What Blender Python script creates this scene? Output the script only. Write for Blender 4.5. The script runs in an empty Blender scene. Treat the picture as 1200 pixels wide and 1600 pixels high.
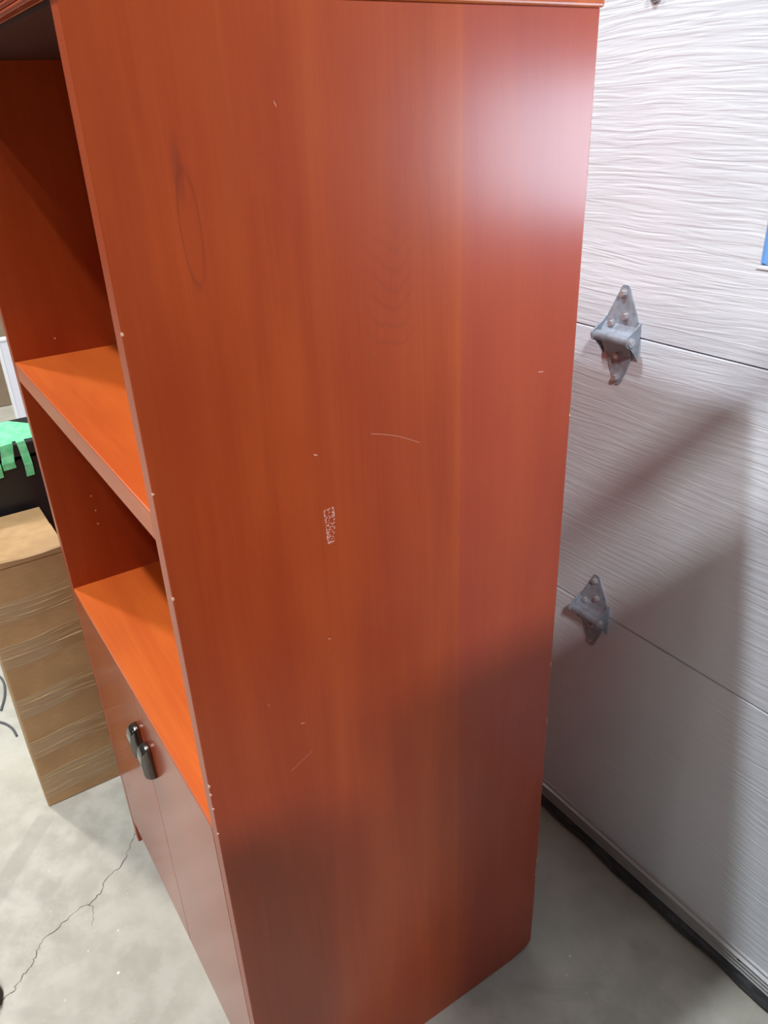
import bpy, bmesh, math, random
from mathutils import Vector, Matrix
random.seed(7)
S = bpy.context.scene
COL = S.collection

# ---------------------------------------------------------------- camera
cam_d = bpy.data.cameras.new('camera')
cam = bpy.data.objects.new('camera', cam_d); COL.objects.link(cam)
cam_d.sensor_fit = 'VERTICAL'; cam_d.sensor_height = 24.0
cam_d.lens = 1227.9 * 24.0 / 1600.0
cam_d.clip_start = 0.02
Rm = Matrix(((0.55189441, -0.36382456, 0.75036275),
             (0.8330492, 0.28150229, -0.47622),
             (-0.0379683, 0.88791224, 0.4584433)))
cam.matrix_world = Matrix.Translation((0.65416, -0.16826, 1.40182)) @ Rm.to_4x4()
S.camera = cam

# ---------------------------------------------------------------- world, lights, exposure
w = bpy.data.worlds.new('world'); S.world = w; w.use_nodes = True
w.node_tree.nodes['Background'].inputs[0].default_value = (0.45, 0.62, 1.0, 1)
w.node_tree.nodes['Background'].inputs[1].default_value = 1.0
S.view_settings.view_transform = 'Standard'; S.view_settings.look = 'None'
S.view_settings.exposure = -1.05; S.view_settings.gamma = 1.0
S.view_settings.use_curve_mapping = False

def bulb(name, loc, power, col=(1, 1, 1), r=0.03):
    l = bpy.data.lights.new(name, 'POINT'); l.energy = power; l.color = col; l.shadow_soft_size = r
    o = bpy.data.objects.new(name, l); COL.objects.link(o); o.location = loc
    return o
# high ceiling lamps in a row, as the shadows on the garage door, deck and side panel imply
bulb('high_lamp_above_cabinet', (-0.60, -1.30, 5.1), 1480, (0.88, 0.95, 1.0), 0.08)
bulb('high_lamp_far_left', (-2.70, -0.81, 3.6), 640, (1.0, 0.95, 0.87), 0.12)
def tube_lamp(name, loc, target, power, col, ly, lz):          # linear fixture lying along y
    l = bpy.data.lights.new(name, 'AREA'); l.shape = 'RECTANGLE'; l.size = ly; l.size_y = lz; l.energy = power; l.color = col
    o = bpy.data.objects.new(name, l); COL.objects.link(o)
    z = (Vector(loc) - Vector(target)).normalized(); x = Vector((0, 1, 0)); x = (x - z * x.dot(z)).normalized(); y = z.cross(x)
    o.matrix_world = Matrix.Translation(loc) @ Matrix((x, y, z)).transposed().to_4x4()
tube_lamp('high_lamp_right', (3.67, -1.90, 5.1), (0, 0.3, 0.8), 520, (0.98, 0.97, 0.96), 0.55, 0.16)
bulb('high_lamp_second_row', (-0.47, -5.0, 5.1), 160, (1.0, 0.93, 0.84), 0.14)

# ---------------------------------------------------------------- node helper
class Sck:
    """a float socket with operators, so masks read like formulas"""
    def __init__(s, nt, sock): s.nt = nt; s.s = sock
    def _op(s, op, o=None, rev=False, c=None):
        n = s.nt.nodes.new('ShaderNodeMath'); n.operation = op
        ins = [s, o] if not rev else [o, s]
        for i, v in enumerate(ins + ([c] if c is not None else [])):
            if v is None: continue
            if isinstance(v, Sck): s.nt.links.new(v.s, n.inputs[i])
            else: n.inputs[i].default_value = v
        return Sck(s.nt, n.outputs[0])
    def __add__(s, o): return s._op('ADD', o)
    __radd__ = __add__
    def __sub__(s, o): return s._op('SUBTRACT', o)
    def __rsub__(s, o): return s._op('SUBTRACT', o, True)
    def __mul__(s, o): return s._op('MULTIPLY', o)
    __rmul__ = __mul__
    def __truediv__(s, o): return s._op('DIVIDE', o)
    def abs(s): return s._op('ABSOLUTE')
    def sin(s): return s._op('SINE')
    def sq(s): return s * s
    def exp(s): return s._op('EXPONENT')
    def smooth(s, a, b, lo=0.0, hi=1.0):
        n = s.nt.nodes.new('ShaderNodeMapRange'); n.interpolation_type = 'SMOOTHSTEP'
        s.nt.links.new(s.s, n.inputs[0])
        for i, v in enumerate((a, b, lo, hi)): n.inputs[1 + i].default_value = v
        return Sck(s.nt, n.outputs[0])

class Mat:
    def __init__(m, name, col=(0.8, 0.8, 0.8), rough=0.5, metal=0.0, ior=1.5, coat=0.0, coat_r=0.1):
        m.m = bpy.data.materials.new(name); m.m.use_nodes = True
        m.nt = m.m.node_tree; m.b = m.nt.nodes['Principled BSDF']
        m.b.inputs['Base Color'].default_value = (*col, 1); m.b.inputs['Roughness'].default_value = rough
        m.b.inputs['Metallic'].default_value = metal; m.b.inputs['IOR'].default_value = ior
        m.b.inputs['Coat Weight'].default_value = coat; m.b.inputs['Coat Roughness'].default_value = coat_r
        m._xyz = None
    def xyz(m):
        if not m._xyz:
            tc = m.nt.nodes.new('ShaderNodeTexCoord'); sp = m.nt.nodes.new('ShaderNodeSeparateXYZ')
            m.nt.links.new(tc.outputs['Object'], sp.inputs[0])
            m._xyz = [Sck(m.nt, sp.outputs[i]) for i in range(3)]
        return m._xyz
    def noise(m, x, y, z, scale=1.0, detail=3.0, rough=0.55, dist=0.0):
        c = m.nt.nodes.new('ShaderNodeCombineXYZ')
        for i, v in enumerate((x, y, z)):
            if isinstance(v, Sck): m.nt.links.new(v.s, c.inputs[i])
            else: c.inputs[i].default_value = v
        n = m.nt.nodes.new('ShaderNodeTexNoise'); m.nt.links.new(c.outputs[0], n.inputs['Vector'])
        n.inputs['Scale'].default_value = scale; n.inputs['Detail'].default_value = detail
        n.inputs['Roughness'].default_value = rough; n.inputs['Distortion'].default_value = dist
        return Sck(m.nt, n.outputs['Fac'])
    def mix(m, fac, a, b, blend='MIX'):
        n = m.nt.nodes.new('ShaderNodeMix'); n.data_type = 'RGBA'; n.blend_type = blend
        if isinstance(fac, Sck): m.nt.links.new(fac.s, n.inputs[0])
        else: n.inputs[0].default_value = fac
        for i, v in ((6, a), (7, b)):
            if isinstance(v, tuple): n.inputs[i].default_value = (*v, 1)
            else: m.nt.links.new(v, n.inputs[i])
        return n.outputs[2]
    def col(m, sock): m.nt.links.new(sock, m.b.inputs['Base Color']); return m
    def rough(m, s): m.nt.links.new(s.s, m.b.inputs['Roughness']); return m
    def bump(m, s, strength=0.3, dist=0.002):
        n = m.nt.nodes.new('ShaderNodeBump'); n.inputs['Strength'].default_value = strength
        n.inputs['Distance'].default_value = dist
        m.nt.links.new(s.s, n.inputs['Height']); m.nt.links.new(n.outputs[0], m.b.inputs['Normal']); return m

# ---------------------------------------------------------------- materials
def wood(name, along, figured=False, r0=0.27, r1=0.34, k=0.85, gk=0.95):
    m = Mat(name, rough=0.33, ior=1.52)
    p = m.xyz(); l = p['xyz'.index(along)]
    a, b = [p[i] for i in range(3) if 'xyz'[i] != along]
    fine = m.noise(a * 260, b * 260, l * 7, 1.0, 3)
    mid = m.noise(a * 22, b * 22, l * 1.6, 1.0, 4, 0.6, 0.6)
    blot = m.noise(a * 5, b * 5, l * 2.2, 1.0, 2)
    g = fine * 0.16 + mid * 0.50 + blot * 0.65
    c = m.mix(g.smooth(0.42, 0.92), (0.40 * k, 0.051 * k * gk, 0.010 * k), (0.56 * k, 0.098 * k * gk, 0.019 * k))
    if figured:
        y, z = p[1], p[2]
        # joint of two veneer leaves, the rear leaf redder
        strip = y.smooth(0.3535, 0.3555)
        c = m.mix(strip * 0.32, c, (0.44, 0.060, 0.040))
        c = m.mix(y.smooth(0.335, 0.3535) * y.smooth(0.3535, 0.3545, 1, 0) * 0.22, c, (0.62, 0.12, 0.03))
        # cathedral figure: nested U-shaped rings
        wob = m.noise(y * 30, 0.0, z * 9, 1.0, 2) - 0.5
        dy = y - 0.266 + wob * 0.006
        f = z - dy.sq() * 24.0 + wob * 0.02
        ring = (f * 330.0 + wob * 5.0).sin().smooth(0.35, 1.0)
        ring = ring * dy.abs().smooth(0.014, 0.042, 1, 0) * z.smooth(1.155, 1.185) * z.smooth(1.23, 1.36, 1, 0)
        c = m.mix(ring * 0.20, c, (0.20, 0.030, 0.012))
        # curving growth lines to both sides of the figure
        arc = ((dy.abs() * 520.0) + (z - 1.2) * 16.0 + wob * 3).sin().smooth(0.3, 1.0)
        arc = arc * dy.abs().smooth(0.02, 0.04) * dy.abs().smooth(0.06, 0.09, 1, 0) * z.smooth(0.98, 1.1) * z.smooth(1.25, 1.4, 1, 0)
        c = m.mix(arc * 0.12, c, (0.22, 0.034, 0.013))
        # dark mineral streak shaped like a long flame
        u = (y - 0.0715 + (z - 1.32) * 0.02 + wob * 0.003) / 0.0085
        v = (z - 1.318) / 0.046
        e = ((u.sq() + v.sq()) - 1.0).abs().smooth(0.0, 0.30, 1, 0) * m.noise(y * 60, 0.0, z * 26, 1.0, 2).smooth(0.3, 0.6, 0.35, 1)
        blob = (((y - 0.0675) / 0.0052).sq() + ((z - 1.363) / 0.026).sq()).smooth(0.0, 1.6, 1, 0)
        c = m.mix(e * 0.40, c, (0.16, 0.026, 0.013))
        c = m.mix(blob * 0.34, c, (0.15, 0.026, 0.014))
        # long faint flame lines
        st = m.noise(y * 75, 0.0, z * 1.3, 1.0, 2, 0.5, 0.4).smooth(0.60, 0.78)
        c = m.mix(st * 0.20, c, (0.24, 0.036, 0.014))
    m.col(c)
    m.b.inputs['Roughness'].default_value = (r0 + r1) / 2
    m.bump(fine, 0.06, 0.0006)
    return m.m
M = {}
M['wood_side'] = wood('cherry_veneer_figured', 'z', True)
M['wood_v'] = wood('cherry_veneer_vertical', 'z')
M['wood_door'] = wood('cherry_veneer_door', 'z', False, 0.15, 0.20)
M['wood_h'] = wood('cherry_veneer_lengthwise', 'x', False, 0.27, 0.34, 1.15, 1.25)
M['shade_board'] = Mat('underside_shade', (0.040, 0.014, 0.011), 0.5).m  # shade under the cabinet top, put into the colour
M['chip'] = Mat('bare_chipped_wood', (0.75, 0.48, 0.33), 0.7).m
M['gap_shade'] = Mat('gap_shade_dark', (0.02, 0.006, 0.004), 0.8).m
M['pin'] = Mat('pin_hole_rim', (0.70, 0.36, 0.22), 0.5).m
M['residue'] = Mat('dried_glue', (0.72, 0.36, 0.29), 0.6).m
M['nickel'] = Mat('black_nickel', (0.17, 0.155, 0.145), 0.12, 0.9).m
def galv():
    m = Mat('galvanised_steel', (0.55, 0.58, 0.62), 0.5, 0.2); x, y, z = m.xyz()
    n = m.noise(x * 90, y * 90, z * 90, 1, 2)
    m.col(m.mix(n.smooth(0.3, 0.7), (0.26, 0.295, 0.35), (0.37, 0.415, 0.49))); m.rough(n.smooth(0.3, 0.7, 0.42, 0.56)); return m.m
M['galv'] = galv()
M['galv_bolt'] = Mat('zinc_bolt', (0.60, 0.62, 0.66), 0.25, 0.6).m
def door_white():
    m = Mat('embossed_white_steel', (0.78, 0.78, 0.80), 0.42); x, y, z = m.xyz()
    wv = m.noise(x * 2.6, 0.0, z * 7, 1, 2) - 0.5
    zz = z + wv * 0.035
    n1 = m.noise(x * 7, 0.0, zz * 125, 1, 2, 0.5, 0.5)
    n2 = m.noise(x * 16 + 30.0, 0.0, zz * 270, 1, 2, 0.5, 0.3)
    h = n1.smooth(0.38, 0.62) * 0.8 + n2.smooth(0.3, 0.7) * 0.35
    d = m.noise(x * 4, 0.0, z * 4, 1, 3)
    # scuffs and grime low on the bottom section
    gr = m.noise(x * 9, 0.0, z * 9, 1, 4).smooth(0.56, 0.70) * z.smooth(0.05, 0.35, 1, 0)
    c = m.mix(d.smooth(0.3, 0.7), (0.66, 0.70, 0.765), (0.71, 0.75, 0.815))
    c = m.mix(gr * 0.25, c, (0.42, 0.38, 0.34))
    m.col(c); m.bump(h, 0.34, 0.0015); return m.m
M['door'] = door_white()
M['alu'] = Mat('aluminium_strip', (0.50, 0.50, 0.51), 0.30, 0.45).m
def rubber():
    m = Mat('black_rubber', (0.035, 0.037, 0.042), 0.55); x, y, z = m.xyz()
    n = m.noise(x * 30, y * 30, z * 120, 1, 3)
    m.col(m.mix(n.smooth(0.4, 0.75), (0.028, 0.03, 0.035), (0.075, 0.08, 0.09))); return m.m
M['rubber'] = rubber()
def concrete():
    m = Mat('concrete', rough=0.62); x, y, z = m.xyz()
    a = m.noise(x * 2.2, y * 2.2, 0.0, 1, 5, 0.62, 0.4)
    b = m.noise(x * 14, y * 14, 3.0, 1, 4, 0.6)
    c_ = m.noise(x * 90, y * 90, 5.0, 1, 2)
    st = m.noise(x * 5 + 4.0, y * 5, 8.0, 1, 4, 0.6, 0.8)
    c = m.mix(a.smooth(0.3, 0.72), (0.34, 0.325, 0.275), (0.50, 0.48, 0.41))
    c = m.mix(b.smooth(0.38, 0.66) * 0.55, c, (0.54, 0.52, 0.46))
    c = m.mix(st.smooth(0.56, 0.72) * 0.45, c, (0.30, 0.285, 0.255))
    c = m.mix(c_.smooth(0.68, 0.76) * 0.25, c, (0.70, 0.68, 0.62))
    # darker band running from the box corner
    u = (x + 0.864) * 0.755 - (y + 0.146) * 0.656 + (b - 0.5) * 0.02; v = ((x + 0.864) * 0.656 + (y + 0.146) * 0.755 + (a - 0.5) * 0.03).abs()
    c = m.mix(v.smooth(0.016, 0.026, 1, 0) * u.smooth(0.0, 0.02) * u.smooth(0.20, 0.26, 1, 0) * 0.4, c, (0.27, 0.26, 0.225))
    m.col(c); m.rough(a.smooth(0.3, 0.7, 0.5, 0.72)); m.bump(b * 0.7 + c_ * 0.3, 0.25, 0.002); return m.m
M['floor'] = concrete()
M['crack'] = Mat('crack_shadow', (0.13, 0.125, 0.11), 0.9).m
M['speck'] = Mat('paint_speck', (0.85, 0.84, 0.78), 0.6).m
M['wall'] = Mat('painted_drywall', (0.10, 0.095, 0.09), 0.8).m
M['ceil'] = Mat('ceiling_paint', (0.10, 0.098, 0.095), 0.85).m
def card(name, c0, c1):
    m = Mat(name, rough=0.62); x, y, z = m.xyz()
    a = m.noise(x * 8, y * 8, z * 8, 1, 4); f = m.noise(x * 40, y * 40, z * 300, 1, 2)
    m.col(m.mix((a * 0.7 + f * 0.3).smooth(0.35, 0.68), c0, c1)); m.bump(f, 0.08, 0.0008); return m.m
M['card'] = card('cardboard', (0.36, 0.215, 0.095), (0.47, 0.29, 0.135))
M['card_dark'] = card('cardboard_old', (0.20, 0.145, 0.095), (0.26, 0.19, 0.125))
M['tape'] = Mat('clear_packing_tape', (0.38, 0.25, 0.125), 0.12, coat=0.5, coat_r=0.06).m
M['black'] = Mat('black_plastic', (0.012, 0.010, 0.012), 0.42).m
def green():
    m = Mat('green_masking_tape', (0.16, 0.66, 0.30), 0.5); x, y, z = m.xyz()
    n = m.noise(x * 60, y * 60, z * 60, 1, 3)
    m.col(m.mix(n.smooth(0.3, 0.7), (0.12, 0.58, 0.26), (0.22, 0.74, 0.38))); return m.m
M['green'] = green()
M['whiteboard'] = Mat('white_board', (0.72, 0.71, 0.78), 0.5).m
M['cable'] = Mat('cable_grey', (0.09, 0.095, 0.10), 0.5).m
M['navy'] = Mat('navy_leather', (0.018, 0.016, 0.045), 0.45).m
M['sole'] = Mat('dark_sole', (0.02, 0.02, 0.022), 0.7).m
M['blue'] = Mat('daylight_blue', (0.16, 0.40, 0.85), 0.4).m
M['frame_white'] = Mat('white_plastic_frame', (0.80, 0.81, 0.84), 0.4).m
M['steel_grey'] = Mat('rack_steel', (0.10, 0.10, 0.11), 0.5, 0.6).m
def daylight():
    m = bpy.data.materials.new('daylight_pane'); m.use_nodes = True; nt = m.node_tree
    nt.nodes.remove(nt.nodes['Principled BSDF']); e = nt.nodes.new('ShaderNodeEmission')
    e.inputs[0].default_value = (0.62, 0.82, 1.0, 1); e.inputs[1].default_value = 28.0
    nt.links.new(e.outputs[0], nt.nodes['Material Output'].inputs[0]); return m
M['daylight'] = daylight()

# ---------------------------------------------------------------- mesh helpers
def obj(name, bm, mat, parent=None, loc=None, smooth=False):
    bmesh.ops.recalc_face_normals(bm, faces=bm.faces)
    me = bpy.data.meshes.new(name); bm.to_mesh(me); bm.free()
    if smooth:
        for p in me.polygons: p.use_smooth = True
    for mm in (mat if isinstance(mat, (list, tuple)) else [mat]): me.materials.append(mm)
    o = bpy.data.objects.new(name, me); COL.objects.link(o)
    if loc: o.location = loc
    if parent: o.parent = parent
    return o
def copy(o, loc, parent=None):
    c = o.copy(); COL.objects.link(c); c.location = loc
    if parent: c.parent = parent
    return c
def empty(name, loc=(0, 0, 0)):
    o = bpy.data.objects.new(name, None); COL.objects.link(o); o.location = loc; o.empty_display_size = 0.05; return o
def tag(o, label, cat, group=None):
    o['label'] = label; o['category'] = cat
    if group: o['group'] = group
    return o
def struct(o, label=None):
    o['kind'] = 'structure'
    if label: o['label'] = label
    return o
def box(bm, lo, hi, bev=0.0, seg=2):
    vs = [bm.verts.new((x, y, z)) for x in (lo[0], hi[0]) for y in (lo[1], hi[1]) for z in (lo[2], hi[2])]
    q = [(0, 1, 3, 2), (4, 6, 7, 5), (0, 4, 5, 1), (2, 3, 7, 6), (0, 2, 6, 4), (1, 5, 7, 3)]
    fs = [bm.faces.new([vs[i] for i in f]) for f in q]
    if bev:
        es = list({e for f in fs for e in f.edges})
        bmesh.ops.bevel(bm, geom=es, offset=bev, segments=seg, affect='EDGES', profile=0.5)
def bx(lo, hi, bev=0.0, seg=2):
    bm = bmesh.new(); box(bm, lo, hi, bev, seg); return bm
def prism(bm, pts, axis, a, b):
    """polygon pts (2D) extruded along axis from a to b"""
    def P(u, v, t): return {'x': (t, u, v), 'y': (u, t, v), 'z': (u, v, t)}[axis]
    A = [bm.verts.new(P(u, v, a)) for u, v in pts]; B = [bm.verts.new(P(u, v, b)) for u, v in pts]
    n = len(pts); fs = [bm.faces.new(A), bm.faces.new(B[::-1])]
    for i in range(n): fs.append(bm.faces.new((A[i], A[(i + 1) % n], B[(i + 1) % n], B[i])))
    return fs
def cyl(bm, p0, p1, r, n=16, r1=None):
    p0, p1 = Vector(p0), Vector(p1); d = (p1 - p0).normalized(); r1 = r if r1 is None else r1
    u = d.orthogonal().normalized(); v = d.cross(u)
    A = [bm.verts.new(p0 + r * (math.cos(t) * u + math.sin(t) * v)) for t in [2 * math.pi * i / n for i in range(n)]]
    B = [bm.verts.new(p1 + r1 * (math.cos(t) * u + math.sin(t) * v)) for t in [2 * math.pi * i / n for i in range(n)]]
    bm.faces.new(A[::-1]); bm.faces.new(B)
    for i in range(n): bm.faces.new((A[i], A[(i + 1) % n], B[(i + 1) % n], B[i]))
def tube(bm, pts, r, n=8):
    pts = [Vector(p) for p in pts]; rings = []
    for i, p in enumerate(pts):
        d = (pts[min(i + 1, len(pts) - 1)] - pts[max(i - 1, 0)]).normalized()
        u = d.cross(Vector((0, 0, 1)));  u = u.normalized() if u.length > 1e-4 else d.orthogonal().normalized()
        v = d.cross(u)
        rings.append([bm.verts.new(p + r * (math.cos(t) * u + math.sin(t) * v)) for t in [2 * math.pi * k / n for k in range(n)]])
    for a, b in zip(rings, rings[1:]):
        for k in range(n): bm.faces.new((a[k], a[(k + 1) % n], b[(k + 1) % n], b[k]))
    bm.faces.new(rings[0]); bm.faces.new(rings[-1][::-1])

# ================================================================ the garage: floor, walls, ceiling
YD = 0.784                                   # inner face of the garage door
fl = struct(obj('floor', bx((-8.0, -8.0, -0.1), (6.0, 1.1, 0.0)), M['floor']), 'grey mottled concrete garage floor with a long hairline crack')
struct(obj('ceiling', bx((-8.1, -8.1, 5.6), (6.1, 1.1, 5.7)), M['ceil']), 'plain painted garage ceiling')
struct(obj('wall_left', bx((-8.1, -8.1, -0.1), (-8.0, 1.1, 5.6)), M['wall']), 'plain painted wall at the far left end of the garage')
struct(obj('wall_right', bx((6.0, -8.1, -0.1), (6.1, 1.1, 5.6)), M['wall']), 'plain painted wall at the right end of the garage')
struct(obj('wall_back', bx((-8.0, -8.1, -0.1), (6.0, -8.0, 5.6)), M['wall']), 'plain painted wall behind the photographer')
bm = bmesh.new()
DX0, DX1, DTOP = -3.45, 1.45, 2.115
box(bm, (-8.0, YD + 0.06, 0), (DX0, YD + 0.16, 5.6)); box(bm, (DX1, YD + 0.06, 0), (6.0, YD + 0.16, 5.6)); box(bm, (DX0, YD + 0.06, DTOP), (DX1, YD + 0.16, 5.6))
struct(obj('wall_front', bm, M['wall']), 'plain painted wall around the garage door')
bm = bmesh.new(); box(bm, (1.08, -0.81, 0.0), (1.20, -0.685, 5.6), 0.01)  # unseen post added to keep the right lamp off the cabinet interior
struct(obj('shade_post_1', bm, M['wall']), 'slim unseen post added on the right to shade the cabinet interior')
# hairline cracks: irregular dark slits lying in the floor
def crack(path, w0):
    bm = bmesh.new(); pts = []
    for (x0, y0), (x1, y1) in zip(path, path[1:]):
        n = 5
        for k in range(n):
            t = k / n; j = 0.0035
            pts.append((x0 + (x1 - x0) * t + random.uniform(-j, j), y0 + (y1 - y0) * t + random.uniform(-j, j)))
    pts.append(path[-1]); prev = None
    for i, (x, y) in enumerate(pts):
        a = pts[max(i - 1, 0)]; b = pts[min(i + 1, len(pts) - 1)]
        d = Vector((b[0] - a[0], b[1] - a[1])).normalized(); nrm = Vector((-d.y, d.x)); ww = w0 * random.uniform(0.35, 1.3)
        cur = (bm.verts.new((x + nrm.x * ww, y + nrm.y * ww, 0.0004)), bm.verts.new((x - nrm.x * ww, y - nrm.y * ww, 0.0004)))
        if prev: bm.faces.new((prev[0], cur[0], cur[1], prev[1]))
        prev = cur
    return obj('crack', bm, M['crack'], fl)
crack([(-0.689, 0.002), (-0.665, -0.016), (-0.625, -0.05), (-0.609, -0.088), (-0.587, -0.101), (-0.572, -0.131), (-0.572, -0.162), (-0.558, -0.19),
       (-0.543, -0.226), (-0.522, -0.246), (-0.5, -0.258), (-0.487, -0.281), (-0.47, -0.298), (-0.462, -0.315), (-0.42, -0.36), (-0.40, -0.43)], 0.0009)
crack([(-0.572, -0.131), (-0.55, -0.128), (-0.52, -0.14)], 0.0005)
bm = bmesh.new()
for (x, y, r) in [(-0.395, -0.125, .0035), (-0.47, -0.16, .002), (0.055, 0.575, .0022), (0.03, 0.59, .0014), (0.0775, 0.545, .0018), (-0.60, -0.2, .0016), (-0.55, -0.06, .0016),
                  (-0.40, -0.22, .0018), (-0.33, -0.2, .0015), (-0.36, -0.28, .0022), (-0.48, -0.10, .0026), (-0.7, -0.18, .0016), (0.12, 0.55, .0012)]:
    cyl(bm, (x, y, 0), (x, y, 0.0012), r, 7, r * 0.6)
so = obj('paint_speck', bm, M['speck'], fl); so['kind'] = 'stuff'

# ================================================================ garage door with sections, hinges, bottom seal, window
gd = struct(empty('door_1', (0, YD, 0)), 'white sectional garage door with embossed wood grain and steel hinges')
seams = [0.070, 0.5724, 1.0791, 1.586, DTOP]
WX0, WX1, WZ0, WZ1 = 0.058, 0.56, 1.205, 1.465          # window cut-out in the third section
for i in range(4):
    z0, z1 = seams[i] + 0.0012, seams[i + 1] - 0.0012
    if i == 2:
        bm = bmesh.new()
        for lo, hi in (((DX0, 0, z0), (WX0, 0.045, z1)), ((WX1, 0, z0), (DX1, 0.045, z1)),
                       ((WX0, 0, z0), (WX1, 0.045, WZ0)), ((WX0, 0, WZ1), (WX1, 0.045, z1))): box(bm, lo, hi)
        bmesh.ops.remove_doubles(bm, verts=bm.verts, dist=1e-5)
        o = obj('section', bm, M['door'], gd)
    else:
        o = obj('section', bx((DX0, 0, z0), (DX1, 0.045, z1), 0.002, 2), M['door'], gd)
# window: moulded white frame, pane edge with daylight blue put into its colour, bright daylight pane
def ring(lo, hi, wd, y0, y1, bev=0.0):
    bm = bmesh.new()
    for a, b in (((lo[0], lo[1]), (lo[0] + wd, hi[1])), ((hi[0] - wd, lo[1]), (hi[0], hi[1])), ((lo[0] + wd, lo[1]), (hi[0] - wd, lo[1] + wd)), ((lo[0] + wd, hi[1] - wd), (hi[0] - wd, hi[1]))):
        box(bm, (a[0], y0, a[1]), (b[0], y1, b[1]), bev)
    return bm
wf = obj('window_frame', ring((WX0 - 0.002, WZ0 - 0.004), (WX1 + 0.004, WZ1 + 0.004), 0.005, -0.001, 0.03, 0.0005), M['door'], gd); wf['label'] = 'white moulded window frame in the garage door'
o = obj('pane_edge', ring((WX0 + 0.002, WZ0 + 0.004), (WX1 - 0.002, WZ1 - 0.002), 0.032, 0.001, 0.010), M['blue'], wf); o['label'] = 'pane edge coloured daylight blue'
o = obj('pane', bx((WX0 + 0.03, 0.014, WZ0 + 0.03), (WX1 - 0.03, 0.018, WZ1 - 0.03)), M['daylight'], wf); o['label'] = 'daylit window pane'
# bottom retainer: ribbed aluminium strip, and the rubber seal below it
prof = [(0.0, 0.036), (-0.004, 0.036)]
for k in range(4):
    z = 0.040 + k * 0.0085
    prof += [(-0.0045, z), (-0.0105, z + 0.0012), (-0.0105, z + 0.0026), (-0.0045, z + 0.0042)]
prof += [(-0.004, 0.0745), (0.0, 0.0755)]
bm = bmesh.new(); prism(bm, [(a, b) for a, b in prof], 'x', DX0, DX1)
o = obj('bottom_retainer', bm, M['alu'], gd); o['label'] = 'ribbed aluminium strip along the door bottom'
bm = bmesh.new(); n = 120; rows = []
for i in range(n + 1):
    x = DX0 + (DX1 - DX0) * i / n; wv = 0.0022 * math.sin(i * 1.7) + 0.0015 * math.sin(i * 0.63 + 1)
    rows.append([bm.verts.new((x, y, z)) for y, z in ((0.02, 0.038), (-0.008, 0.038), (-0.013 + wv, 0.026), (-0.012 + wv, 0.010), (-0.004 + wv, 0.001), (0.03, 0.001))])
for a, b in zip(rows, rows[1:]):
    for k in range(6): bm.faces.new((a[k], a[(k + 1) % 6], b[(k + 1) % 6], b[k]))
bm.faces.new(rows[0]); bm.faces.new(rows[-1][::-1])
o = obj('bottom_seal', bm, M['rubber'], gd); o['label'] = 'black rubber bottom seal of the garage door'
bm = bmesh.new()
for x in (0.253, -0.4, -1.1, 0.9): cyl(bm, (x, -0.009, 0.0615), (x, -0.004, 0.0615), 0.0028, 8)
obj('retainer_screw', bm, M['rubber'], gd)

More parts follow.
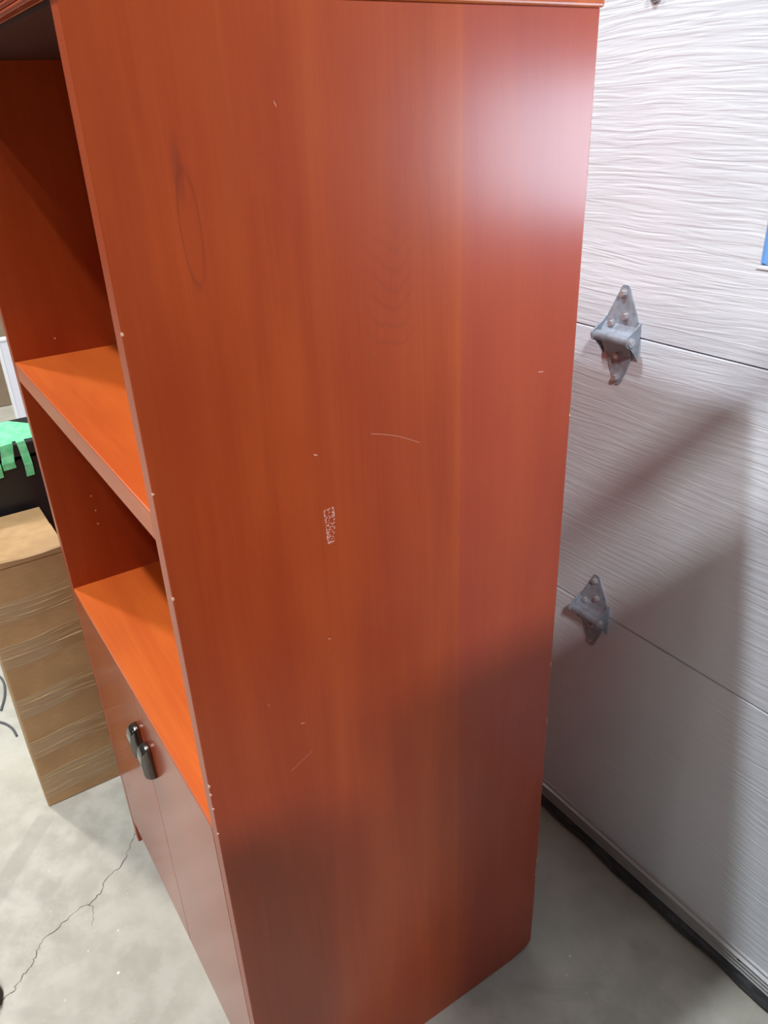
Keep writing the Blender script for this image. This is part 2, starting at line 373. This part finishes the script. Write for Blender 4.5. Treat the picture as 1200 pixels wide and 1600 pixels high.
def leaf(rows, th):
    """strip mesh from rows (z, y, half width), given thickness outward (-y)"""
    bm = bmesh.new(); R = []
    for z, y, h in rows:
        R.append((bm.verts.new((-h, y, z)), bm.verts.new((h, y, z)), bm.verts.new((h, y - th, z)), bm.verts.new((-h, y - th, z))))
    for a, b in zip(R, R[1:]):
        for k in range(4): bm.faces.new((a[k], a[(k + 1) % 4], b[(k + 1) % 4], b[k]))
    bm.faces.new(R[0]); bm.faces.new(R[-1][::-1]); return bm
def hexbolt(name, p, par, r=0.0052):
    bm = bmesh.new(); cyl(bm, (p[0], p[1], p[2]), (p[0], p[1] - 0.0012, p[2]), r * 1.35, 16); cyl(bm, (p[0], p[1] - 0.0012, p[2]), (p[0], p[1] - 0.006, p[2]), r, 6, r * 0.92)
    return obj(name, bm, M['galv_bolt'], par)
hinges = []
def hinge(loc):
    h = empty('hinge', loc); h.parent = gd; h['label'] = 'galvanised steel garage door hinge'
    up = [(0.0765, 0, 0.003), (0.075, 0, 0.006), (0.071, 0, 0.0088), (0.066, 0, 0.0105), (0.05, 0, 0.0185), (0.034, 0, 0.0265), (0.018, -0.001, 0.0330), (0.010, -0.006, 0.034), (0.003, -0.013, 0.034)]
    lo = [(-0.0765, 0, 0.003), (-0.075, 0, 0.006), (-0.071, 0, 0.0085), (-0.064, 0, 0.0110), (-0.05, 0, 0.0175), (-0.036, 0, 0.0225), (-0.028, -0.002, 0.0255), (-0.014, -0.010, 0.0275), (-0.005, -0.015, 0.0275)]
    obj('upper_leaf', leaf(up, 0.0022), M['galv'], h); obj('lower_leaf', leaf(lo, 0.0022), M['galv'], h)
    for s in (-1, 1):
        bm = bmesh.new(); x = s * 0.0335
        pts = [(0.0, 0.026), (-0.008, 0.019), (-0.024, 0.0095)] + [(-0.0205 - 0.0095 * math.cos(t), -0.0095 * math.sin(t)) for t in [math.radians(a) for a in range(-30, 91, 20)]] + [(-0.010, -0.020), (0.0, -0.034)]
        prism(bm, pts, 'x', x - 0.0012, x + 0.0012); obj('hinge_ear', bm, M['galv'], h)
        bm = bmesh.new(); cyl(bm, (x, -0.0205, 0), (x + s * 0.005, -0.0205, 0), 0.0068, 18); cyl(bm, (x + s * 0.005, -0.0205, 0), (x + s * 0.0065, -0.0205, 0), 0.0042, 14)
        obj('rivet', bm, M['galv_bolt'], h)
    bm = bmesh.new(); cyl(bm, (-0.033, -0.0205, 0), (0.033, -0.0205, 0), 0.0076, 20); obj('pin_tube', bm, M['galv'], h, smooth=False)
    for p in ((-0.002, -0.002, 0.064), (0.006, -0.0025, 0.031), (-0.018, -0.004, 0.017), (0.0, -0.004, -0.030), (-0.002, -0.002, -0.066)): hexbolt('bolt', p, h)
    bm = bmesh.new()
    for k, p in enumerate(((-0.003, 0.051), (0.001, 0.051), (0.005, 0.051))): box(bm, (p[0] - 0.001, -0.0026, p[1] - 0.003), (p[0] + 0.001, -0.0021, p[1] + 0.003))
    return h
for zc in (0.5724, 1.0791, 1.586): hinges.append(hinge((-0.146, 0, zc - 0.003)))

# ================================================================ cherry cabinet
W, D, H = 0.6845, 0.5287, 1.4812
T = 0.021; Z1, T1, Z2 = 1.0704, 0.0308, 0.653
cab = tag(empty('storage_cabinet', (0, 0, 0)), 'tall cherry wood storage cabinet with open shelves above two doors', 'cabinet')
# near side panel: rear bottom corner broken off, soft edges, small nicks along the front edge
bm = bmesh.new()
pts = [(0.0, 0.0), (0.482, 0.0), (0.500, 0.006), (0.520, 0.011), (0.5285, 0.020), (D, 0.10), (D, H), (0.0, H)]
prism(bm, pts, 'x', -T, 0.0)
bmesh.ops.bevel(bm, geom=list(bm.edges), offset=0.0012, segments=2, affect='EDGES', profile=0.5)
o = obj('side_panel', bm, M['wood_side'], cab); o['label'] = 'near cherry veneer side panel with worn edges'
obj('side_panel', bx((-W, 0, 0), (-W + T, D, H), 0.0012), M['wood_v'], cab)
def deck_bm():
    bm = bmesh.new()
    prism(bm, [(0.0006, Z2 - 0.003), (0.0016, Z2), (D - 0.017, Z2), (D - 0.017, Z2 - 0.025), (0.0195, Z2 - 0.025), (0.0195, Z2 - 0.003)], 'x', -W + T, -T)
    return bm
obj('back_panel', bx((-W + T, D - 0.016, 0.02), (-T, D - 0.006, H), 0), M['wood_v'], cab)
o = obj('shelf', bx((-W + T + 0.0006, 0.0005, Z1 - T1), (-T - 0.0006, D - 0.017, Z1), 0.0014), M['wood_h'], cab)
obj('deck', deck_bm(), M['wood_h'], cab)
obj('bottom_board', bx((-W + T, 0.0215, 0.065), (-T, D - 0.017, 0.085), 0.0008), M['wood_h'], cab)
obj('toe_kick', bx((-W + T, 0.05, 0.0), (-T, 0.068, 0.065), 0.0008), M['wood_h'], cab)
# top: board with reeded front edge
top = empty('top', (0, 0, H)); top.parent = cab
OV = 0.003
obj('top_underside', bx((-W + T + 0.001, 0.006, -0.004), (-T - 0.001, D - 0.02, -0.0004), 0), M['shade_board'], top)
obj('top_board', bx((-W - OV, 0.004, 0.0), (OV, D + 0.004, 0.036), 0.003, 3), M['wood_h'], top)
bm = bmesh.new(); prof = [(0.004, 0.0)]
for k in range(7):
    zc = 0.0026 + 0.0051 * k
    for a in range(-80, 81, 20): prof.append((-0.0008 - 0.0028 * math.cos(math.radians(a)), zc + 0.0025 * math.sin(math.radians(a))))
prof += [(0.004, 0.036)]
prism(bm, prof, 'x', -W - OV, OV)
obj('reeded_edge', bm, M['wood_door'], top)
# doors, inset flush between the side panels, tops level with the deck
GX = -0.327
hm = None
def handle_mesh():
    bm = bmesh.new(); L = 0.031; P = 0.019; n = 22; pts = []
    for i in range(n + 1):
        t = math.pi * i / n; c, sn = math.cos(t), math.sin(t)
        pts.append((-P * max(sn, 0) ** 0.6, L * math.copysign(abs(c) ** 0.7, c)))
    prism(bm, pts, 'x', -0.010, 0.010)
    es = [e for e in bm.edges if abs(e.verts[0].co.x - e.verts[1].co.x) < 1e-6 and not (abs(e.verts[0].co.y) < 1e-5 and abs(e.verts[1].co.y) < 1e-5)]
    bmesh.ops.bevel(bm, geom=es, offset=0.0022, segments=3, affect='EDGES', profile=0.5)
    return bm
for lo, hi, hx in ((-W + T + 0.0015, GX - 0.0008, GX - 0.020), (GX + 0.0008, -T - 0.0015, GX + 0.032)):
    d = obj('door', bx((lo, 0.0, 0.066), (hi, 0.019, Z2 - 0.0034), 0.0008), M['wood_door'], cab)
    h = obj('handle', handle_mesh(), M['nickel'], d, loc=(hx, 0.001, 0.538), smooth=True); h['label'] = 'glossy black nickel bow handle'
obj('gap_shade_strip', bx((GX - 0.012, 0.0192, 0.066), (GX + 0.012, 0.0196, Z2 - 0.026), 0), M['gap_shade'], cab)  # dark strip added behind the door gap, stands for the shade inside
# small marks: shelf-pin holes, glue residue, chips, scratches
for y, z in ((0.067, 1.096), (0.066, 0.819), (0.068, 0.790), (0.067, 0.764)):
    bm = bmesh.new(); cyl(bm, (-W + T, y, z), (-W + T + 0.0004, y, z), 0.0016, 10); obj('pin_hole', bm, M['pin'], cab)
bm = bmesh.new()
for k in range(170):
    t = random.random(); yy = random.random()
    edge = random.random()
    if edge < 0.35: yy = random.choice((0.02, 0.97)) if t < 0.62 else 0.03
    elif edge < 0.45: t = random.choice((0.0, 0.99))
    z = 1.0275 - 0.041 * t + 0.001 * yy; y = 0.1725 + yy * (0.0115 - 0.0045 * max(0, t - 0.25)) - 0.0005 + 0.002 * t
    s = random.uniform(0.0003, 0.0011); a = random.uniform(0, 3.14)
    hx = random.uniform(0.0002, 0.0006)
    vs = [bm.verts.new((hx, y + s * math.cos(a + q) * (1 + 0.5 * (q > 2)), z + s * math.sin(a + q))) for q in (0, 1.6, 3.1, 4.5)]
    bm.faces.new(vs)
o = obj('glue_residue', bm, M['residue'], cab); o['label'] = 'pale rectangular glue residue of a removed label'; o['kind'] = 'stuff'
bm = bmesh.new()
def scratch(p, q, wd, sag=0.0):
    prev = None
    for i in range(7):
        t = i / 6; y = p[0] + (q[0] - p[0]) * t; z = p[1] + (q[1] - p[1]) * t + sag * math.sin(math.pi * t)
        cur = (bm.verts.new((0.00025, y, z + wd)), bm.verts.new((0.00025, y, z - wd)))
        if prev: bm.faces.new((prev[0], cur[0], cur[1], prev[1]))
        prev = cur
scratch((0.235, 1.098), (0.297, 1.072), 0.00022, 0.003); scratch((0.157, 1.409), (0.159, 1.405), 0.0008); scratch((0.166, 1.093), (0.170, 1.091), 0.0007)
scratch((0.164, 0.866), (0.168, 0.864), 0.0006); scratch((0.082, 0.812), (0.084, 0.808), 0.0005); scratch((0.119, 0.764), (0.124, 0.762), 0.0006); scratch((0.10, 0.70), (0.13, 0.715), 0.00025)
scratch((0.47, 1.117), (0.478, 1.116), 0.0006)
o = obj('scratch', bm, M['residue'], cab); o['kind'] = 'stuff'
bm = bmesh.new()
for z, s in ((1.244, .0014), (1.098, .0010), (0.985, .0016), (0.735, .002), (0.722, .0014), (0.70, .001), (0.66, .001)):
    box(bm, (-0.0016, -0.0003, z - s), (0.0004, 0.0016, z + s * random.uniform(.4, 1)))
for z, s in ((1.33, .0012), (0.20, .003), (0.235, .004), (0.66, .0025), (0.21, .0015), (0.55, .005), (1.05, .0015)):
    box(bm, (-0.0018, D - 0.0014, z - s), (0.0003, D + 0.0002, z + s))
o = obj('edge_chip', bm, M['chip'], cab); o['kind'] = 'stuff'

# ================================================================ cardboard box beside the cabinet
BX0, BX1, BY0, BY1, BH = -1.105, -0.880, -0.141, 0.030, 0.622
bxo = tag(empty('cardboard_box', (BX1, (BY0 + BY1) / 2, 0)), 'tall narrow brown cardboard box wrapped in clear packing tape beside the cabinet', 'box')
cy = (BY0 + BY1) / 2
obj('body', bx((BX0 - BX1, BY0 - cy, 0.0), (0, BY1 - cy, BH), 0.004, 3), M['card'], bxo)
for k, (x0, x1, dz) in enumerate(((BX0 - BX1 + 0.002, -0.112, 0.004), (-0.110, 0.0035, 0.006))):
    bm = bmesh.new(); n = 14; rows = []
    for i in range(n + 1):
        y = BY0 - cy - 0.001 + (BY1 - BY0 + 0.001) * i / n
        lift = dz + (0.010 + 0.003 * math.sin(i * 0.45 + 0.6) if k == 1 else 0.008)
        rows.append([bm.verts.new((x, y, z)) for x, z in ((x0, BH + 0.001), (x1, BH + 0.001), (x1 + 0.001, BH + lift * 0.8), (x1 - 0.003, BH + lift), ((x0 + x1) / 2, BH + lift), (x0, BH + lift - 0.002))])
    for a, b in zip(rows, rows[1:]):
        for q in range(6): bm.faces.new((a[q], a[(q + 1) % 6], b[(q + 1) % 6], b[q]))
    bm.faces.new(rows[0]); bm.faces.new(rows[-1][::-1])
    obj('flap', bm, M['card'], bxo)
def tape(z0, z1, slope, seed):
    rnd = random.Random(seed); bm = bmesh.new(); nx, nz = 30, 60
    ridges = [(rnd.random(), rnd.uniform(-0.22, 0.12), rnd.uniform(0.012, 0.03), rnd.uniform(0.0005, 0.0016)) for _ in range(9)]
    grid = []
    for i in range(nx + 1):
        u = i / nx; row = []
        for j in range(nz + 1):
            v = j / nz; d = 0.0006
            for c, sl, wd, a in ridges:
                e = (v - c - sl * (u - 0.5)) / wd; d += a * math.exp(-e * e) * (0.4 + 0.6 * math.sin(5 * u + c * 9) ** 2)
            if j in (0, nz) or i in (0, nx): d = 0.0003
            y = BY0 - cy + 0.0015 + (BY1 - BY0 - 0.003) * u; z = z0 + (z1 - z0) * v + slope * (u - 0.5) + 0.002 * math.sin(u * 7 + seed)
            row.append(bm.verts.new((d, y, z)))
        grid.append(row)
    for i in range(nx):
        for j in range(nz): bm.faces.new((grid[i][j], grid[i + 1][j], grid[i + 1][j + 1], grid[i][j + 1]))
    return obj('packing_tape', bm, M['tape'], bxo, smooth=True)
for a in ((0.50, 0.548, 0.01, 1), (0.395, 0.452, 0.012, 2), (0.265, 0.318, 0.012, 3), (0.150, 0.20, 0.01, 4), (0.03, 0.10, 0.012, 5)): tape(*a)

# ================================================================ black tote with green tape behind the box
tote = tag(empty('storage_tote', (-1.2, 0.15, 0)), 'black plastic storage tote with green tape on its rim behind the cardboard box', 'tote')
bm = bmesh.new()
lo = [(-0.075, -0.245), (0.075, -0.245), (0.075, 0.245), (-0.075, 0.245)]
A = [bm.verts.new((x * 0.9, y * 0.95, 0.0)) for x, y in lo]; B = [bm.verts.new((x, y, 0.755)) for x, y in lo]
bm.faces.new(A[::-1]); bm.faces.new(B)
for i in range(4): bm.faces.new((A[i], A[(i + 1) % 4], B[(i + 1) % 4], B[i]))
bmesh.ops.bevel(bm, geom=list(bm.edges), offset=0.012, segments=3, affect='EDGES')
obj('body', bm, M['black'], tote)
obj('lid', bx((-0.085, -0.255, 0.752), (0.085, 0.255, 0.785), 0.006, 3), M['black'], tote)
bm = bmesh.new()
def strip(pts, half, direction, th=0.0008):
    prev = None; d = Vector(direction)
    for p in pts:
        p = Vector(p); cur = (bm.verts.new(p - d * half), bm.verts.new(p + d * half))
        if prev: bm.faces.new((prev[0], cur[0], cur[1], prev[1]))
        prev = cur
# strips as local points (tote origin -1.2, 0.15)
vs = [(-0.072, -0.22), (-0.070, -0.118), (-0.02, -0.075), (0.040, -0.062), (0.074, -0.080), (0.076, -0.21)]
top_f = [bm.verts.new((x, y, 0.7868 + 0.002 * math.sin(9 * x + 20 * y))) for x, y in vs]; bm.faces.new(top_f)
for yc, hw, zl, tw in ((-0.121, 0.0085, 0.055, 0.004), (-0.150, 0.013, 0.030, -0.006), (-0.186, 0.012, 0.045, 0.003)):
    strip([(0.05, yc, 0.7872), (0.0862, yc, 0.7866), (0.0872, yc + tw * 0.3, 0.775), (0.0868, yc + tw * 0.6, 0.760), (0.0885, yc + tw, 0.760 - zl * 0.5), (0.0862, yc + tw * 0.8, 0.760 - zl), ], hw, (0, 1, 0.06))
gt = obj('green_tape', bm, M['green'], tote); gt['label'] = 'crumpled green masking tape'
sm = gt.modifiers.new('solid', 'SOLIDIFY'); sm.thickness = 0.0008

# ================================================================ things at the far left
wb = tag(empty('white_board', (-2.5, 0.47, 0)), 'white board standing upright on the floor behind the black tote', 'board')
obj('board_face', bx((-0.012, -0.275, 0.0), (0.012, 0.275, 0.70), 0.003), M['whiteboard'], wb)
obj('board_edge', ring((-0.279, 0.0), (0.279, 0.704), 0.01, -0.016, 0.016, 0.002), M['frame_white'], wb).rotation_euler = (0, 0, math.pi / 2)
fb = tag(empty('moving_box', (-4.2, 0.1, 0)), 'dull brown cardboard box standing far back on the floor', 'box')
obj('body', bx((-0.2, -0.45, 0), (0.2, 0.5, 0.60), 0.006), M['card_dark'], fb)
obj('flap', bx((-0.2, -0.45, 0.601), (-0.005, 0.5, 0.606), 0.001), M['card_dark'], fb); obj('flap', bx((0.005, -0.45, 0.601), (0.2, 0.5, 0.606), 0.001), M['card_dark'], fb)
for k, (pts, lab) in enumerate((([(-1.30, -0.17), (-1.36, -0.150), (-1.42, -0.142), (-1.47, -0.152), (-1.55, -0.20), (-1.7, -0.28)], 'thin dark cable on the floor left of the box, uppermost'),
                 ([(-1.27, -0.19), (-1.33, -0.183), (-1.38, -0.193), (-1.43, -0.235), (-1.5, -0.31)], 'thin dark cable curving on the floor left of the box, middle'),
                 ([(-1.17, -0.155), (-1.21, -0.16), (-1.25, -0.18), (-1.28, -0.22), (-1.32, -0.29)], 'thin dark cable curving on the floor left of the box, lowest'))):
    bm = bmesh.new(); P = []
    for i in range(len(pts) - 1):
        p0, p1, p2, p3 = [Vector((*pts[min(max(i + q, 0), len(pts) - 1)], 0.0035)) for q in (-1, 0, 1, 2)]
        for s in range(6):
            t = s / 6; P.append(0.5 * ((2 * p1) + (p2 - p0) * t + (2 * p0 - 5 * p1 + 4 * p2 - p3) * t * t + (3 * p1 - p0 - 3 * p2 + p3) * t ** 3))
    tube(bm, P, 0.003, 8); tag(obj('cable', bm, M['cable'], smooth=True), lab, 'cable', 'cables on the floor')
# shoe whose toe just enters the frame at the lower left
sh = tag(empty('shoe', (-0.483, -0.43, 0)), 'dark navy rounded shoe toe at the lower left edge of the floor', 'shoe')
def shoe_part(name, secs, mat):
    bm = bmesh.new(); R = []
    for y, hw, z0, z1 in secs:
        R.append([bm.verts.new((hw * math.copysign(abs(math.cos(t)) ** 0.7, math.cos(t)), y, (z0 + z1) / 2 + (z1 - z0) / 2 * math.copysign(abs(math.sin(t)) ** 0.8, math.sin(t)))) for t in [2 * math.pi * k / 20 for k in range(20)]])
    for a, b in zip(R, R[1:]):
        for k in range(20): bm.faces.new((a[k], a[(k + 1) % 20], b[(k + 1) % 20], b[k]))
    bm.faces.new(R[0]); bm.faces.new(R[-1][::-1]); return obj(name, bm, mat, sh, smooth=True)
shoe_part('sole', [(-0.165, 0.012, 0.0, 0.02), (-0.16, 0.028, 0, 0.022), (-0.12, 0.036, 0, 0.022), (-0.04, 0.035, 0.0, 0.02), (0.04, 0.048, 0, 0.018), (0.09, 0.046, 0, 0.018), (0.112, 0.030, 0, 0.017), (0.118, 0.010, 0.002, 0.015)], M['sole'])
shoe_part('upper', [(-0.16, 0.012, 0.018, 0.07), (-0.15, 0.028, 0.016, 0.088), (-0.10, 0.034, 0.016, 0.09), (-0.04, 0.034, 0.016, 0.08), (0.02, 0.042, 0.015, 0.062), (0.06, 0.044, 0.014, 0.05), (0.095, 0.038, 0.013, 0.04), (0.110, 0.022, 0.012, 0.03), (0.115, 0.008, 0.013, 0.022)], M['navy'])

# ================================================================ storage rack out of frame to the right: its boards cast the diagonal shade on the door
rk = tag(empty('storage_rack', (1.0, -0.318, 0)), 'steel storage rack beside the garage door to the right of the cabinet', 'rack')
RX1, RY1 = 0.42, 1.09
for z, t in ((1.92, 0.02), (1.30, 0.02), (0.7, 0.02), (0.08, 0.02)):
    obj('rack_board', bx((0.0, 0.0, z - t), (RX1, RY1, z), 0.002), M['steel_grey'], rk)
obj('guard_rail', bx((0.0, 0.235, 2.070), (0.02, 0.72, 2.112), 0.004), M['steel_grey'], rk)
for y in (0.235, 0.70): obj('rail_post', bx((0.02, y, 1.92), (0.04, y + 0.02, 2.116), 0.002), M['steel_grey'], rk)
for x in (0.0, RX1 - 0.03):
    for y in (0.0, RY1 - 0.03): obj('post', bx((x, y, 0), (x + 0.03, y + 0.03, 1.92), 0.002), M['steel_grey'], rk)
obj('side_sheet', bx((-0.002, 0.0, 0.02), (0.0, RY1, 1.92), 0), M['steel_grey'], rk)
obj('front_sheet', bx((0.0, -0.002, 0.02), (RX1, 0.0, 1.92), 0), M['steel_grey'], rk)

# unseen roll added for the camera operator's shadow: shades the lower front of the side panel
cr = tag(empty('shadow_roll', (0.90, -0.41, 0)), 'upright roll added out of view for the shadow of the camera operator', 'blocker')
bm = bmesh.new(); pts = []
for i in range(90):
    t = i / 89 * 6 * math.pi; rr = 0.02 + 0.066 * i / 89; pts.append((rr * math.cos(t), rr * math.sin(t)))
inner = [(x * (1 - 0.006 / max(0.02, math.hypot(x, y))), y * (1 - 0.006 / max(0.02, math.hypot(x, y)))) for x, y in pts]
for h0, h1 in ((0.0, 1.65),):
    lo_o = [bm.verts.new((x, y, h0)) for x, y in pts]; hi_o = [bm.verts.new((x, y, h1)) for x, y in pts]
    lo_i = [bm.verts.new((x, y, h0)) for x, y in inner]; hi_i = [bm.verts.new((x, y, h1)) for x, y in inner]
    for i in range(89):
        bm.faces.new((lo_o[i], lo_o[i + 1], hi_o[i + 1], hi_o[i])); bm.faces.new((lo_i[i + 1], lo_i[i], hi_i[i], hi_i[i + 1]))
        bm.faces.new((hi_o[i], hi_o[i + 1], hi_i[i + 1], hi_i[i])); bm.faces.new((lo_i[i], lo_i[i + 1], lo_o[i + 1], lo_o[i]))
obj('roll', bm, M['cable'], cr)
for z in (0.45, 1.2):
    bm = bmesh.new(); cyl(bm, (0, 0, z), (0, 0, z + 0.02), 0.088, 32); obj('strap', bm, M['black'], cr)
